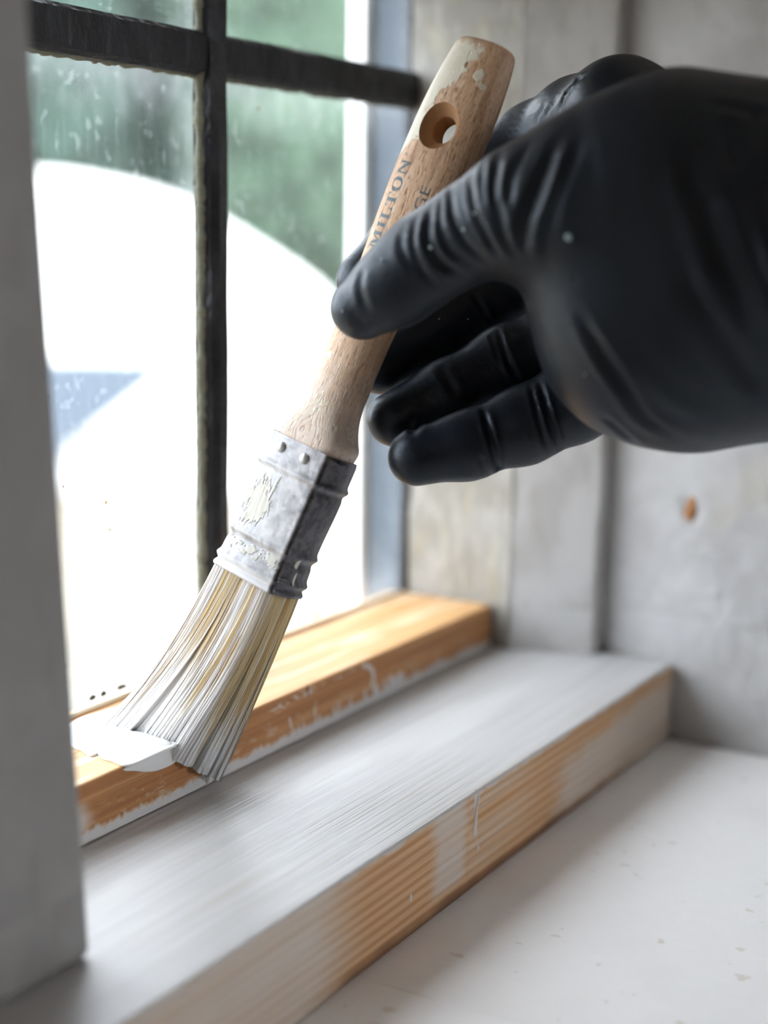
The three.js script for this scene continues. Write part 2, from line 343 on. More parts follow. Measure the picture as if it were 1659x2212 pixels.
// ---------------------------------------------------------------- leaded window
const leadMap = tex(512, 512, (u, v) => {
  const n = fbm(u * 10, v * 10, 191, 4), k = fbm(u * 70, v * 70, 193, 3);
  let c = mix3(hex(0x26282d), hex(0x191a1f), smooth(0.35, 0.7, n));
  c = mix3(c, hex(0x3a3832), 0.4 * smooth(0.68, 0.78, k));
  return c;
}); leadMap.repeat.set(14, 14);
const leadBump = tex(256, 256, (u, v) => fbm(u * 20, v * 20, 195, 4), false); leadBump.repeat.set(20, 20);
const lead = std({ map: leadMap, roughness: 0.5, metalness: 0.15, bumpMap: leadBump, bumpScale: 0.0006 });
const puttyMat = std({ map: tex(256, 256, (u, v) => { const n = fbm(u * 6, v * 24, 197, 4); return mix3(mix3(hex(0x6f6a58), hex(0x9c8f72), smooth(0.45, 0.7, n)), hex(0x44585a), smooth(0.55, 0.4, n)); }), roughness: 0.9 });
puttyMat.map.repeat.set(40, 40);
// bar swept along y (vertical) with a wavy, rounded profile
function bar(len, w, d, s, wob = 0.0007, nseg = 90) {
  const prof = [[-w / 2, 0], [-w / 2 * 0.98, d * 0.72], [-w / 2 * 0.78, d * 0.97], [0, d * 1.03], [w / 2 * 0.78, d * 0.97], [w / 2 * 0.98, d * 0.72], [w / 2, 0], [0, -0.003]];
  const pos = [], uv = [], idx = [], n = prof.length;
  for (let j = 0; j <= nseg; j++) {
    const y = len * j / nseg;
    for (let i = 0; i < n; i++) {
      const e = prof[i][0] > 0 ? 1 : 2, k = wob * 2 * (fbm(y * 26, e, s, 3) - 0.5);
      pos.push(prof[i][0] + (prof[i][0] ? k : 0), y, prof[i][1] + 0.0005 * (noise(y * 50, i, s + 3) - 0.5)); uv.push(i * 0.003, y);
    }
  }
  for (let j = 0; j < nseg; j++) for (let i = 0; i < n; i++) { const a = j * n + i, b = j * n + (i + 1) % n; idx.push(a, b, a + n, b, b + n, a + n); }
  const g = new THREE.BufferGeometry(); g.setAttribute('position', new THREE.Float32BufferAttribute(pos, 3)); g.setAttribute('uv', new THREE.Float32BufferAttribute(uv, 2)); g.setIndex(idx);
  return toCreasedNormals(g, 0.9);
}
function ribbon(len, r, s) {   // ragged putty fillet along y
  const n = Math.round(len / 0.002), pts = []; for (let i = 0; i <= n; i++) pts.push(V(0.0006 * (noise(i * 0.7, 1, s) - 0.5), len * i / n, 0));
  const g = new THREE.TubeGeometry(new THREE.CatmullRomCurve3(pts), n * 2, r, 6);
  const p = g.attributes.position; for (let i = 0; i < p.count; i++) { const k = 1 + 0.7 * (noise(p.getY(i) * 700, 2, s) - 0.5); p.setX(i, p.getX(i) * k); p.setZ(i, p.getZ(i) * k); }
  g.computeVertexNormals(); return g;
}
// dirt on the glass: thin film, rain streaks, specks, thicker along the lead
const dirt = [0, 1].map((k) => {
  const film = (u, v) => {
    const ex = Math.min(u, 1 - u) * 0.135, ey = Math.min(v, 1 - v) * 0.19, e = Math.min(ex, ey * 0.7) + 0.010 * (fbm(u * 9, v * 12, 201 + k, 4) - 0.5);
    let d = 0.02 + 0.09 * fbm(u * 34, v * 5, 203 + k, 4) + 0.10 * smooth(0.5, 0.74, fbm(u * 120, v * 20, 207 + k, 3));
    d += 0.8 * smooth(0.019, 0.0, e) * (0.55 + 0.6 * fbm(u * 40, v * 40, 209 + k, 4));
    d += 0.35 * smooth(0.72, 0.80, fbm(u * 75, v * 70, 211 + k, 2));
    return clamp(d);
  };
  const cells = 15, speck = (u, v) => {
    let m = 0; const cu = Math.floor(u * cells), cv = Math.floor(v * cells * 1.4);
    const h = hash(cu, cv, 900 + k); if (h < 0.11) { const su = (cu + 0.25 + 0.5 * hash(cu, cv, 901)) / cells, sv = (cv + 0.25 + 0.5 * hash(cu, cv, 902)) / (cells * 1.4);
      const r = 0.00028 + 0.00042 * hash(cu, cv, 903) ** 2; m = smooth(r, r * 0.5, Math.hypot((u - su) * 0.135, (v - sv) * 0.19 * 0.7)); }
    return [m, hash(cu, cv, 904) > 0.35];
  };
  const C = THREE.ClampToEdgeWrapping;
  return {
    map: tex(640, 900, (u, v) => { const [m, warm] = speck(u, v); return mix3([0.97, 0.98, 0.98], warm ? hex(0xc08a44) : hex(0x5a4c40), m); }, true, C),
    transmissionMap: tex(640, 900, (u, v) => { const [m] = speck(u, v); return 1 - 0.85 * m; }, false, C),
    film: tex(640, 900, (u, v) => film(u, v), false, C),
  };
});
const glassMats = dirt.map((d) => phys({ color: 0xffffff, map: d.map, transmissionMap: d.transmissionMap, roughnessMap: d.film, transmission: 1, thickness: 0, roughness: 0.28, ior: 1.5 }));
const grimeMats = dirt.map((d) => phys({ color: 0xe6ebee, alphaMap: d.film, transparent: true, opacity: 0.15, transmission: 0.75, thickness: 0, roughness: 1, ior: 1.1 }));
function leadedWindow(name, x0, x1, cames, y0, y1, rows, label) {
  const g = group(name, V(x0, y0, GLASS)); tag(g, label, 'window', ST);
  const xs = [x0, ...cames, x1], ys = [y0, ...rows, y1], wv = 0.0105, wh = 0.0125;
  for (let i = 0; i + 1 < xs.length; i++) for (let j = 0; j + 1 < ys.length; j++) {
    const w = xs[i + 1] - xs[i], h = ys[j + 1] - ys[j], p = new THREE.PlaneGeometry(w, h, 12, 16), a = p.attributes.position;
    for (let q = 0; q < a.count; q++) a.setZ(q, 0.0004 * (noise(a.getX(q) * 30, a.getY(q) * 30, 221 + i + j * 3) - 0.5));   // old, wavy panes
    p.computeVertexNormals(); p.translate((xs[i] + xs[i + 1]) / 2 - x0, (ys[j] + ys[j + 1]) / 2 - y0, 0);
    const pane = mesh('pane', p, glassMats[(i + j) % 2], g), film = p.clone(); film.translate(0, 0, -0.0006);
    mesh('grime_film', film, grimeMats[(i + j) % 2], pane).userData.label = 'whitish dust and rain streaks on the glass';
  }
  for (const x of cames) {
    const b = bar(y1 - y0, wv, 0.0055, 231 + x * 100, 0.0008); b.translate(x - x0, 0, 0);
    const m = mesh('vertical_came', b, lead, g);
    const r = ribbon(y1 - y0, 0.0016, 233); r.translate(x - x0 - wv / 2 - 0.0002, 0, 0.0024); mesh('putty', r, puttyMat, m).userData.label = 'crumbling brown putty';
  }
  const xx = [x0, ...cames, x1];
  for (const y of rows) for (let i = 0; i + 1 < xx.length; i++) {
    const l = xx[i + 1] - xx[i] - (i ? 0.004 : 0), b = bar(l, wh, 0.0046, 241 + y * 100 + i, 0.0006); b.rotateZ(-Math.PI / 2); b.translate(xx[i] - x0 + (i ? 0.004 : 0), y - y0, 0);
    const m = mesh('horizontal_came', b, lead, g);
    const r = ribbon(l, 0.0010, 243 + i); r.rotateZ(-Math.PI / 2); r.translate(xx[i] - x0 + (i ? 0.004 : 0), y - y0 - wh / 2, 0.0014); mesh('putty', r, puttyMat, m).userData.label = 'crumbling brown putty';
  }
  for (const [x, w] of [[x0 + 0.002, 0.005], [x1 - 0.0022, 0.0052]]) { const b = bar(y1 - y0, w, 0.003, 251 + x * 50, 0.0005); b.translate(x - x0, 0, 0); mesh('edge_came', b, lead, g); }
  return g;
}
leadedWindow('window_1', -0.078, 0.2045, [0.0765], 0, YT - 0.05, [0.1877], 'dirty leaded window with black cames behind the paintbrush');

// ---------------------------------------------------------------- outer frame and garden
tag(mesh('trim_7', board(0.2046, XC + 0.004, -0.02, YT, -0.0660, -0.0478, 0.001), std({ color: 0x4c5966, roughness: 0.6 })), 'blue-grey outer window frame seen through the glass', 'window frame', ST);
tag(mesh('trim_8', board(0.2000, XC + 0.004, -0.02, YT, -0.0745, -0.0660, 0.001), std({ color: 0xf1f0ee, roughness: 0.5 })), 'narrow white outer window casing beside the blue-grey frame', 'window casing', ST);
{
  const g = new THREE.PlaneGeometry(60, 50, 60, 50); g.rotateX(-Math.PI / 2); g.translate(10, 0, -25.1);
  const p = g.attributes.position; for (let i = 0; i < p.count; i++) p.setY(i, FL - 0.1 + 0.05 * fbm(p.getX(i) * 0.6, p.getZ(i) * 0.6, 261, 3));
  g.computeVertexNormals();
  const t = tex(512, 512, (u, v) => { const n = fbm(u * 8, v * 8, 263, 4), k = fbm(u * 120, v * 120, 265, 2); return mix3(mix3(hex(0x7a7468), hex(0x6c665a), smooth(0.35, 0.7, n)), hex(0x5a5448), 0.4 * smooth(0.55, 0.8, k)); }); t.repeat.set(12, 10);
  tag(mesh('ground', g, std({ map: t, roughness: 0.95 })), 'pale bright gravel ground outside the window', 'ground', ST);
}
// white rounded form standing on the gravel, and a blue-grey wedge added in place of its shade
{
  const depth = 7.0, s = depth / F;
  const c0 = at(330, 700, depth), right = RIGHT.clone().setY(0).normalize(), toCam = V().crossVectors(right, V(0, 1, 0)).normalize();
  const sh = new THREE.Shape(), X = (px) => (px - 330) * s, Y = (py) => -(py - 655) * s, bot = FL - 0.06 - c0.y;
  sh.moveTo(X(-420), bot); sh.lineTo(X(-420), Y(470)); sh.bezierCurveTo(X(-250), Y(370), X(-60), Y(345), X(120), Y(352)); sh.bezierCurveTo(X(300), Y(360), X(430), Y(450), X(560), Y(528));
  sh.bezierCurveTo(X(650), Y(585), X(705), Y(625), X(700), Y(665)); sh.bezierCurveTo(X(697), Y(700), X(690), Y(760), X(690), bot); sh.closePath();
  const g = new THREE.ExtrudeGeometry(sh, { depth: 1.1, bevelEnabled: true, bevelThickness: 0.06, bevelSize: 0.02, bevelSegments: 4, curveSegments: 24 });
  g.translate(0, 0, -1.1);
  const m = mesh('white_mound', g, std({ color: 0xf2f2f0, roughness: 0.6 }));
  m.position.copy(c0); m.setRotationFromMatrix(new THREE.Matrix4().makeBasis(right, V(0, 1, 0), toCam));
  tag(m, 'large white rounded form outside the lower panes', 'outdoor object');
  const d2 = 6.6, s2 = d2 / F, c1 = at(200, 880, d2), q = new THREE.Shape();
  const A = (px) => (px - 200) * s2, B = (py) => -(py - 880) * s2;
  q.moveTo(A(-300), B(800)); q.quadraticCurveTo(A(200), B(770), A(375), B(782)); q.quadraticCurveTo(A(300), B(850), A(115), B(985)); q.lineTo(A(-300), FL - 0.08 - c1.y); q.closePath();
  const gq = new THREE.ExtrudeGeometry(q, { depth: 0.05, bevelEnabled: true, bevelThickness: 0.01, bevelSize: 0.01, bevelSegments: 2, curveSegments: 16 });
  const w = mesh('shade_wedge', gq, std({ color: 0x47525f, roughness: 0.8 }));
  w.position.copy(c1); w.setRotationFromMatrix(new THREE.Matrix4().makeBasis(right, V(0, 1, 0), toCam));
  tag(w, 'blue-grey wedge put in for shade on the white rounded form outside', 'painted_shade');
}
// hedge trees beyond
{
  const leafGeo = new THREE.PlaneGeometry(0.10, 0.06); 
  const tones = [0x2a3d36, 0x33473d, 0x364a3b, 0x3f4e38, 0x2b3f41, 0x33443a, 0x3d4b38];
  const labels = ['dark blue-green tree behind the upper left pane', 'mid-green tree seen above the white rounded form', 'pale green tree seen left of the white casing', 'yellow-green bush behind the upper right pane', 'blue-green tree far left beyond the post', 'grey-green tree hidden behind the near post', 'olive tree at the far left of the row'];
  const spots = [[60, 10.0, 4.4, 0.85], [330, 13.5, 5.0, 1.05], [650, 10.0, 4.4, 0.85], [880, 13.5, 5.2, 1.05], [-260, 13.5, 4.8, 1.05], [-820, 12.0, 4.6, 1.0], [-1500, 12.5, 4.9, 1.1]];
  spots.forEach(([px, depth, h, r], k) => {
    const b = at(px, 535, depth), g = group('garden_tree', V(b.x, FL - 0.08, b.z)); if (k) g.name += '_00' + k;
    tag(g, labels[k], 'tree', null, 'trees beyond the gravel');
    const body = new THREE.IcosahedronGeometry(1, 5), p = body.attributes.position;
    for (let i = 0; i < p.count; i++) { const v = V().fromBufferAttribute(p, i), n = fbm(v.x * 2.2 + k * 5 + 9, v.y * 2.2 + v.z * 1.7 + 9, 271, 4), s = 0.78 + 0.4 * n; p.setXYZ(i, v.x * r * s, h * 0.56 + v.y * h * 0.52 * s, v.z * r * s); }
    body.computeVertexNormals();
    const fol = mesh('foliage', body, std({ color: tones[k], roughness: 0.9 }), g); fol.userData.kind = 'stuff';
    const inst = new THREE.InstancedMesh(leafGeo, phys({ color: tones[k], roughness: 0.9, transmission: 0.35, thickness: 0, side: THREE.DoubleSide }), 1800), o = new THREE.Object3D();
    for (let i = 0; i < 1800; i++) { const j = Math.floor(rnd() * p.count); o.position.fromBufferAttribute(p, j).multiplyScalar(1 + 0.06 * (rnd() - 0.3)); o.rotation.set(rnd() * 6, rnd() * 6, rnd() * 6); o.scale.setScalar(0.7 + rnd() * 1.3); o.updateMatrix(); inst.setMatrixAt(i, o.matrix); inst.setColorAt(i, new THREE.Color().setHSL(0.3 + 0.1 * rnd(), 0.1, 0.75 + 0.25 * rnd())); }
    inst.name = 'leaves'; inst.userData.kind = 'stuff'; inst.castShadow = inst.receiveShadow = true; g.add(inst);
    mesh('trunk', new THREE.CylinderGeometry(0.09, 0.14, h * 0.4, 10).translate(0, h * 0.2, 0), std({ color: 0x5b4a3a, roughness: 0.9 }), g);
  });
}

// ---------------------------------------------------------------- paintbrush
const MM = 0.001, bx0 = at(680, 966, 0.4005);                       // where the handle enters the ferrule
const topEnd = at(1056, 95, 0.3915);
const axisUp = topEnd.clone().sub(bx0).normalize();                  // towards the handle's end
const toEye = EYE.clone().sub(bx0); toEye.addScaledVector(axisUp, -toEye.dot(axisUp)).normalize();
const sideR = V().crossVectors(axisUp, toEye).normalize();           // to the right, seen from the camera
const TH = 33 * Math.PI / 180;
const bN = toEye.clone().multiplyScalar(Math.cos(TH)).addScaledVector(sideR, -Math.sin(TH)).normalize();   // broad face
const bU = V().crossVectors(axisUp, bN).normalize();                 // across the width
const LEN = topEnd.distanceTo(bx0);
const brush = group('paintbrush', bx0);
brush.quaternion.setFromRotationMatrix(new THREE.Matrix4().makeBasis(bU, axisUp, bN));
brush.updateMatrixWorld(true);
tag(brush, 'worn wooden paintbrush with paint-spattered metal ferrule held in black glove', 'paintbrush');
const PX = 1 / 8.27 * MM;                                            // one photograph pixel at the brush
const FW = 20.6 * MM / 2, FT = 15.4 * MM / 2;                        // half width, half thickness of the ferrule
{
  // half width and half thickness along the handle (distance from the ferrule in photograph pixels)
  const prof = [[-14, 10.6, 7.4], [0, 10.6, 7.6], [18, 10.9, 7.8], [30, 10.7, 7.7], [48, 9.6, 7.4], [75, 8.5, 7.1], [110, 7.9, 6.8], [160, 7.6, 6.6], [200, 7.5, 6.5], [275, 7.6, 6.4], [350, 8.2, 6.3], [430, 9.0, 6.2], [520, 9.9, 6.1], [620, 10.5, 6.4], [720, 10.7, 6.5], [800, 10.5, 6.3], [870, 9.8, 5.8], [920, 9.0, 5.1], [938, 8.4, 4.8], [946, 7.4, 4.2], [950, 5.5, 3.2], [951, 2.5, 1.5], [951.5, 0.01, 0.01]];
  const tOf = (d) => d * PX * (LEN / (951 * PX));
  const ca = new THREE.CatmullRomCurve3(prof.map(([d, a]) => V(d, a, 0)), false, 'centripetal');
  const sample = (d) => { let i = 0; while (i < prof.length - 2 && prof[i + 1][0] < d) i++; const A = prof[Math.max(0, i - 1)], B = prof[i], C = prof[i + 1], D = prof[Math.min(prof.length - 1, i + 2)], t = clamp((d - B[0]) / (C[0] - B[0]));
    const f = (k) => { const m0 = (C[k] - A[k]) / Math.max(1e-6, C[0] - A[0]) * (C[0] - B[0]), m1 = (D[k] - B[k]) / Math.max(1e-6, D[0] - B[0]) * (C[0] - B[0]), t2 = t * t, t3 = t2 * t; return Math.max(0.001, (2 * t3 - 3 * t2 + 1) * B[k] + (t3 - 2 * t2 + t) * m0 + (3 * t2 - 2 * t3) * C[k] + (t3 - t2) * m1); };
    return [f(1) * MM, f(2) * MM]; };
  const ds = []; for (let d = -14; d < 930; d += 6) ds.push(d); for (let d = 930; d <= 951.5; d += 1.5) ds.push(d); ds.push(951.5);
  const NA = 96, pos = [], uv = [], idx = [];
  ds.forEach((d) => {
    const [a, b] = sample(d), k = smooth(120, 20, d), e = lerp(0.86, 0.55, k);   // oval handle, boxy shoulder
    for (let i = 0; i <= NA; i++) { const f = i / NA * 2 * Math.PI, c = Math.sin(f), s = -Math.cos(f);   // f = 0 at the back, middle of the texture is the front
      pos.push(-a * Math.sign(c) * Math.abs(c) ** e, tOf(d), b * Math.sign(s) * Math.abs(s) ** e); uv.push(i / NA, (d + 14) / 966); }
  });
  const n = NA + 1; for (let j = 0; j + 1 < ds.length; j++) for (let i = 0; i < NA; i++) { const a = j * n + i; idx.push(a, a + 1, a + n, a + 1, a + n + 1, a + n); }
  // close the lower end
  const cb = pos.length / 3; pos.push(0, tOf(-14), 0); uv.push(0.5, 0); for (let i = 0; i < NA; i++) idx.push(cb, i + 1, i);
  let g = new THREE.BufferGeometry(); g.setAttribute('position', new THREE.Float32BufferAttribute(pos, 3)); g.setAttribute('uv', new THREE.Float32BufferAttribute(uv, 2)); g.setIndex(idx); g.computeVertexNormals();
  { const nn = g.attributes.normal; for (let j = 0; j < ds.length; j++) { const a = j * n, b = a + NA, v = V().fromBufferAttribute(nn, a).add(V().fromBufferAttribute(nn, b)).normalize(); nn.setXYZ(a, v.x, v.y, v.z); nn.setXYZ(b, v.x, v.y, v.z); } }
  // lettering mask (drawn once, read back)
  const TW = 1024, THh = 2048, cv = document.createElement('canvas'); cv.width = TW; cv.height = THh;
  const cx = cv.getContext('2d'); cx.fillStyle = '#000'; cx.fillRect(0, 0, TW, THh); cx.fillStyle = '#fff'; cx.textAlign = 'center'; cx.textBaseline = 'middle';
  const yPix = (d) => THh * (1 - (d + 14) / 966);
  const text = (s, d, u, lenPx, hPx, font) => { cx.save(); cx.translate(u * TW, yPix(d)); cx.rotate(-Math.PI / 2); cx.font = font; const w = cx.measureText(s).width; cx.scale(lenPx * THh / 966 / w, hPx); cx.fillText(s, 0, 0); cx.restore(); };
  text('HAMILTON', 512, 0.428, 285, 1.25, 'bold 70px serif');
  text('®', 664, 0.408, 9, 0.8, '34px serif');
  text('PRESTIGE', 512, 0.553, 205, 1.25, '46px sans-serif');
  const ink = cx.getImageData(0, 0, TW, THh).data;
  const paintMask = (u, d) => {
    const n1 = fbm(u * 22, d * 0.035, 301, 4), n2 = fbm(u * 60, d * 0.09, 303, 3);
    // thick cream patch at the left of the end, running down beside the hole
    const edge = d > 700 ? 0.44 + 0.045 * (n1 - 0.5) * 3 + 0.07 * smooth(760, 900, d) : lerp(0.32, 0.43, smooth(640, 720, d)) + 0.04 * (n1 - 0.5);
    let m = smooth(0.012, -0.006, u - edge) * smooth(0.10, 0.14, u) * smooth(632, 660, d + 40 * (n1 - 0.5)) * smooth(952, 925, d + 30 * (n2 - 0.5));
    m = Math.max(m, smooth(1.1, 0.7, Math.hypot((u - 0.565) / 0.026, (d - 872) / 15) + 0.9 * (n2 - 0.5)));
    m = Math.max(m, 0.8 * smooth(1.1, 0.6, Math.hypot((u - 0.60) / 0.03, (d - 852) / 9) + 1.2 * (n2 - 0.5)));
    m = Math.max(m, 0.75 * smooth(1.1, 0.5, Math.hypot((u - 0.345) / 0.03, (d - 392) / 14) + 1.1 * (n2 - 0.5)));
    m = Math.max(m, 0.7 * smooth(1.0, 0.5, Math.hypot((u - 0.33) / 0.02, (d - 490) / 12) + 1.1 * (n2 - 0.5)));
    return m;
  };
  const wash = (u, d) => {               // thin whitish paint rubbed over the neck and shoulder
    const n1 = fbm(u * 14, d * 0.02, 311, 4), n2 = fbm(u * 50, d * 0.05, 313, 3);
    let m = smooth(300, 40, d + 120 * (n1 - 0.5)) * (0.45 + 0.4 * n2) ;
    m = Math.max(m, 0.85 * smooth(0.60, 0.72, n1 * 0.6 + n2 * 0.4) * smooth(270, 160, d));
    return clamp(m);
  };
  const flake = (u, d) => (smooth(0.73, 0.78, fbm(u * 52, d * 0.05, 317, 3)) + 0.6 * smooth(0.58, 0.74, fbm(u * 12 - d * 0.012, d * 0.03, 319, 4)) * smooth(0.35, 0.6, fbm(u * 90, d * 0.2, 318, 2))) * smooth(275, 190, d) * smooth(20, 60, d);
  const map = tex(TW, THh, (u, v) => {
    const d = v * 966 - 14, gx = u * 55, gy = d / 8.27;
    const g1 = fbm(gx * 0.9, gy * 0.10, 321, 4), pores = smooth(0.66, 0.74, fbm(gx * 5.5, gy * 0.55, 323, 2)), fine = fbm(gx * 9, gy * 0.9, 325, 3);
    let c = mix3(hex(0xe6c5a6), hex(0xd6af8b), smooth(0.3, 0.7, g1));
    c = mix3(c, hex(0xb08158), 0.35 * smooth(0.45, 0.75, fine)); c = mix3(c, hex(0x7f5230), 0.6 * pores);
    c = mix3(c, hex(0x8d5f3c), 0.35 * smooth(0.6, 0.8, fbm(gx * 0.4, gy * 0.05, 327, 3)));
    const k = ink[(Math.min(THh - 1, Math.floor((1 - v) * THh)) * TW + Math.min(TW - 1, Math.floor(u * TW))) * 4] / 255;
    c = mix3(c, hex(0x3d5560), k * (0.62 + 0.35 * smooth(0.3, 0.5, fbm(gx * 7, gy * 5, 329, 2))));
    c = mix3(c, hex(0xe4dad3), wash(u, d)); c = mix3(c, hex(0xe6dfc4), flake(u, d));
    return mix3(c, hex(0xece6d2), paintMask(u, d));
  });
  const bump = tex(512, 1024, (u, v) => { const d = v * 966 - 14, gx = u * 55, gy = d / 8.27; return 0.35 + 0.2 * fbm(gx * 9, gy * 0.9, 325, 3) - 0.25 * smooth(0.66, 0.74, fbm(gx * 5.5, gy * 0.55, 323, 2)) + 0.45 * paintMask(u, d) + 0.25 * flake(u, d); }, false);
  const wood = std({ map, roughness: 0.52, bumpMap: bump, bumpScale: 0.0004 });
  const bore = std({ color: 0xb58a62, roughness: 0.75 });
  // hanging hole with a wide countersink on both faces
  const hd = tOf(742), side = [[3.5, 2.6], [3.7, 3.1], [4.3, 3.5], [5.3, 4.5], [5.9, 5.6], [6.3, 6.6], [9.0, 12], [0, 12]], hp = [...side.map(([x, y]) => [x, -y]).reverse(), ...side];
  const cut = new THREE.LatheGeometry(hp.map(([x, y]) => new THREE.Vector2(x * MM, y * MM)), 72); cut.rotateX(Math.PI / 2);
  const ba = new Brush(g, wood), bb = new Brush(cut, bore); bb.position.set(-0.2 * MM, hd, 0); bb.scale.set(0.92, 1, 1); ba.updateMatrixWorld(); bb.updateMatrixWorld();
  const ev = new Evaluator(); ev.useGroups = true; ev.attributes = ['position', 'uv', 'normal'];
  const res = ev.evaluate(ba, bb, SUBTRACTION);
  mesh('handle', res.geometry, res.material, brush).userData.label = 'beech handle with dark printed lettering and cream paint';
}
{
  // ferrule: flat broad faces, slightly domed narrow sides, rolled beads
  const L = 318 * PX, ds = []; for (let k = 0; k <= 212; k++) ds.push(k * 1.5);
  const ring = []; { const W2 = FW, T2 = FT, r = 1.5 * MM, N = 10;
    const corner = (cx, cz, a0) => { for (let i = 0; i <= N; i++) { const a = a0 + (i / N) * Math.PI / 2; ring.push([cx + r * Math.cos(a), cz + r * Math.sin(a)]); } };
    const line = (x0, z0, x1, z1, bulge, bx, bz, m) => { for (let i = 1; i < m; i++) { const t = i / m, s = bulge * Math.sin(Math.PI * t); ring.push([lerp(x0, x1, t) + bx * s, lerp(z0, z1, t) + bz * s]); } };
    corner(W2 - r, T2 - r, 0); line(W2 - r, T2, -W2 + r, T2, 0.35 * MM, 0, 1, 14); corner(-W2 + r, T2 - r, Math.PI / 2); line(-W2, T2 - r, -W2, -T2 + r, 1.1 * MM, -1, 0, 12); corner(-W2 + r, -T2 + r, Math.PI); line(-W2 + r, -T2, W2 - r, -T2, 0.35 * MM, 0, -1, 14); corner(W2 - r, -T2 + r, -Math.PI / 2); line(W2, -T2 + r, W2, T2 - r, 1.1 * MM, 1, 0, 12); }
  const per = [0]; for (let i = 1; i <= ring.length; i++) per.push(per[i - 1] + Math.hypot(ring[i % ring.length][0] - ring[i - 1][0], ring[i % ring.length][1] - ring[i - 1][1]));
  const P = per[ring.length], n = ring.length + 1, pos = [], uv = [], idx = [];
  const bead = (d, c, w, h) => h * Math.exp(-(((d - c) / w) ** 2));
  const off = (d) => MM * (bead(d, 66, 7, 0.55) + bead(d, 227, 7, 0.5) - bead(d, 243, 8, 0.25) - bead(d, 80, 7, 0.2) + bead(d, 290, 7, 0.5) + bead(d, 313, 6, 0.35) - bead(d, 302, 4, 0.2) - 0.15 * smooth(10, 0, d) - 0.25 * smooth(100, 200, d) + 0.25 * smooth(240, 300, d));
  ds.forEach((d) => { for (let i = 0; i < n; i++) { const [x, z] = ring[i % ring.length], o = off(d), l = Math.hypot(x / FW, z / FT); pos.push(x * (1 + o / FW), -d * PX, z * (1 + o / FT)); uv.push(per[i] / P, d / 318); } });
  for (let j = 0; j + 1 < ds.length; j++) for (let i = 0; i + 1 < n; i++) { const a = j * n + i; idx.push(a, a + 1, a + n, a + 1, a + n + 1, a + n); }
  // rolled lower lip turns inwards
  const base = (ds.length - 1) * n; for (let i = 0; i < n; i++) { pos.push(pos[(base + i) * 3] * 0.9, -L + 0.0006, pos[(base + i) * 3 + 2] * 0.88); uv.push(per[i] / P, 1); }
  const q = pos.length / 3 - n; for (let i = 0; i + 1 < n; i++) idx.push(base + i, base + i + 1, q + i, base + i + 1, q + i + 1, q + i);
  const g = new THREE.BufferGeometry(); g.setAttribute('position', new THREE.Float32BufferAttribute(pos, 3)); g.setAttribute('uv', new THREE.Float32BufferAttribute(uv, 2)); g.setIndex(idx); g.computeVertexNormals();
  // u on the front broad face runs from ~0.03 (right corner) to ~0.32 (left corner)
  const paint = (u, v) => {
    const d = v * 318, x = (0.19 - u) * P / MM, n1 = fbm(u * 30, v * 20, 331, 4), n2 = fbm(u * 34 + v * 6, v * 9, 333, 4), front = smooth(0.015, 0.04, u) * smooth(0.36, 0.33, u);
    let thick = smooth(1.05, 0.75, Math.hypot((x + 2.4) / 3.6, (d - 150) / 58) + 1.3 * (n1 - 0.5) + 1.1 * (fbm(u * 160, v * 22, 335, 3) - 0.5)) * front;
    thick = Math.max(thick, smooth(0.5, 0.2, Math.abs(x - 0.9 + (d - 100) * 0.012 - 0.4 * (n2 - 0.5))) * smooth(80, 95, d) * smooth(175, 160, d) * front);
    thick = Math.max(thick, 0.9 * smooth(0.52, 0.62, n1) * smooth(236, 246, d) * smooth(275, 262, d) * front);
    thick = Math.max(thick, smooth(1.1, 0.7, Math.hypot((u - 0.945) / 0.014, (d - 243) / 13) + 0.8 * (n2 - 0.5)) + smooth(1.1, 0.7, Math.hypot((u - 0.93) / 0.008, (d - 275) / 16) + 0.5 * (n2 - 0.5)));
    const film = clamp(0.5 + 0.25 * smooth(0.3, 0.7, n1) + 0.25 * smooth(0.4, 0.7, n2)) * lerp(0.06, 1, front) + 0.5 * smooth(285, 300, d) * front;  // film kept to the lit front; shade of the narrow sides is put into the colour
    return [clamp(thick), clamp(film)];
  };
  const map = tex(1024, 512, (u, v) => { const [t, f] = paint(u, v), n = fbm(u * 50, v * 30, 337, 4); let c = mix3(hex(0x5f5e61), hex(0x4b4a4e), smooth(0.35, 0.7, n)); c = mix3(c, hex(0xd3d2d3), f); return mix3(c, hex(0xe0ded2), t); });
  const metal = tex(1024, 512, (u, v) => { const [t, f] = paint(u, v); return [0.5, clamp(0.30 + 0.30 * f + 0.3 * t), clamp(1 - 0.75 * f - t)]; }, false);
  const bump = tex(1024, 512, (u, v) => { const [t, f] = paint(u, v); return 0.3 + 0.5 * t * (0.6 + 0.4 * fbm(u * 80, v * 10, 339, 3)) + 0.08 * f + 0.08 * fbm(u * 60, v * 40, 341, 3); }, false);
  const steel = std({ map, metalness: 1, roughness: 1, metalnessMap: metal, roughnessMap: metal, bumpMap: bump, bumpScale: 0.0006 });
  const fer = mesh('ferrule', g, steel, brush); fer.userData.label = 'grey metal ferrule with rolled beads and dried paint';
  const rivetMat = std({ color: 0xc3c2c4, metalness: 0.75, roughness: 0.38 });
  for (const [u, d] of [[-4.3, 26], [3.6, 27]]) { const r = new THREE.SphereGeometry(1.45 * MM, 24, 12, 0, 2 * Math.PI, 0, Math.PI / 2); r.scale(1, 0.62, 1); r.rotateX(Math.PI / 2); r.translate(u * MM, -d * PX, FT + 0.25 * MM); mesh('rivet', r, rivetMat, fer); }
}
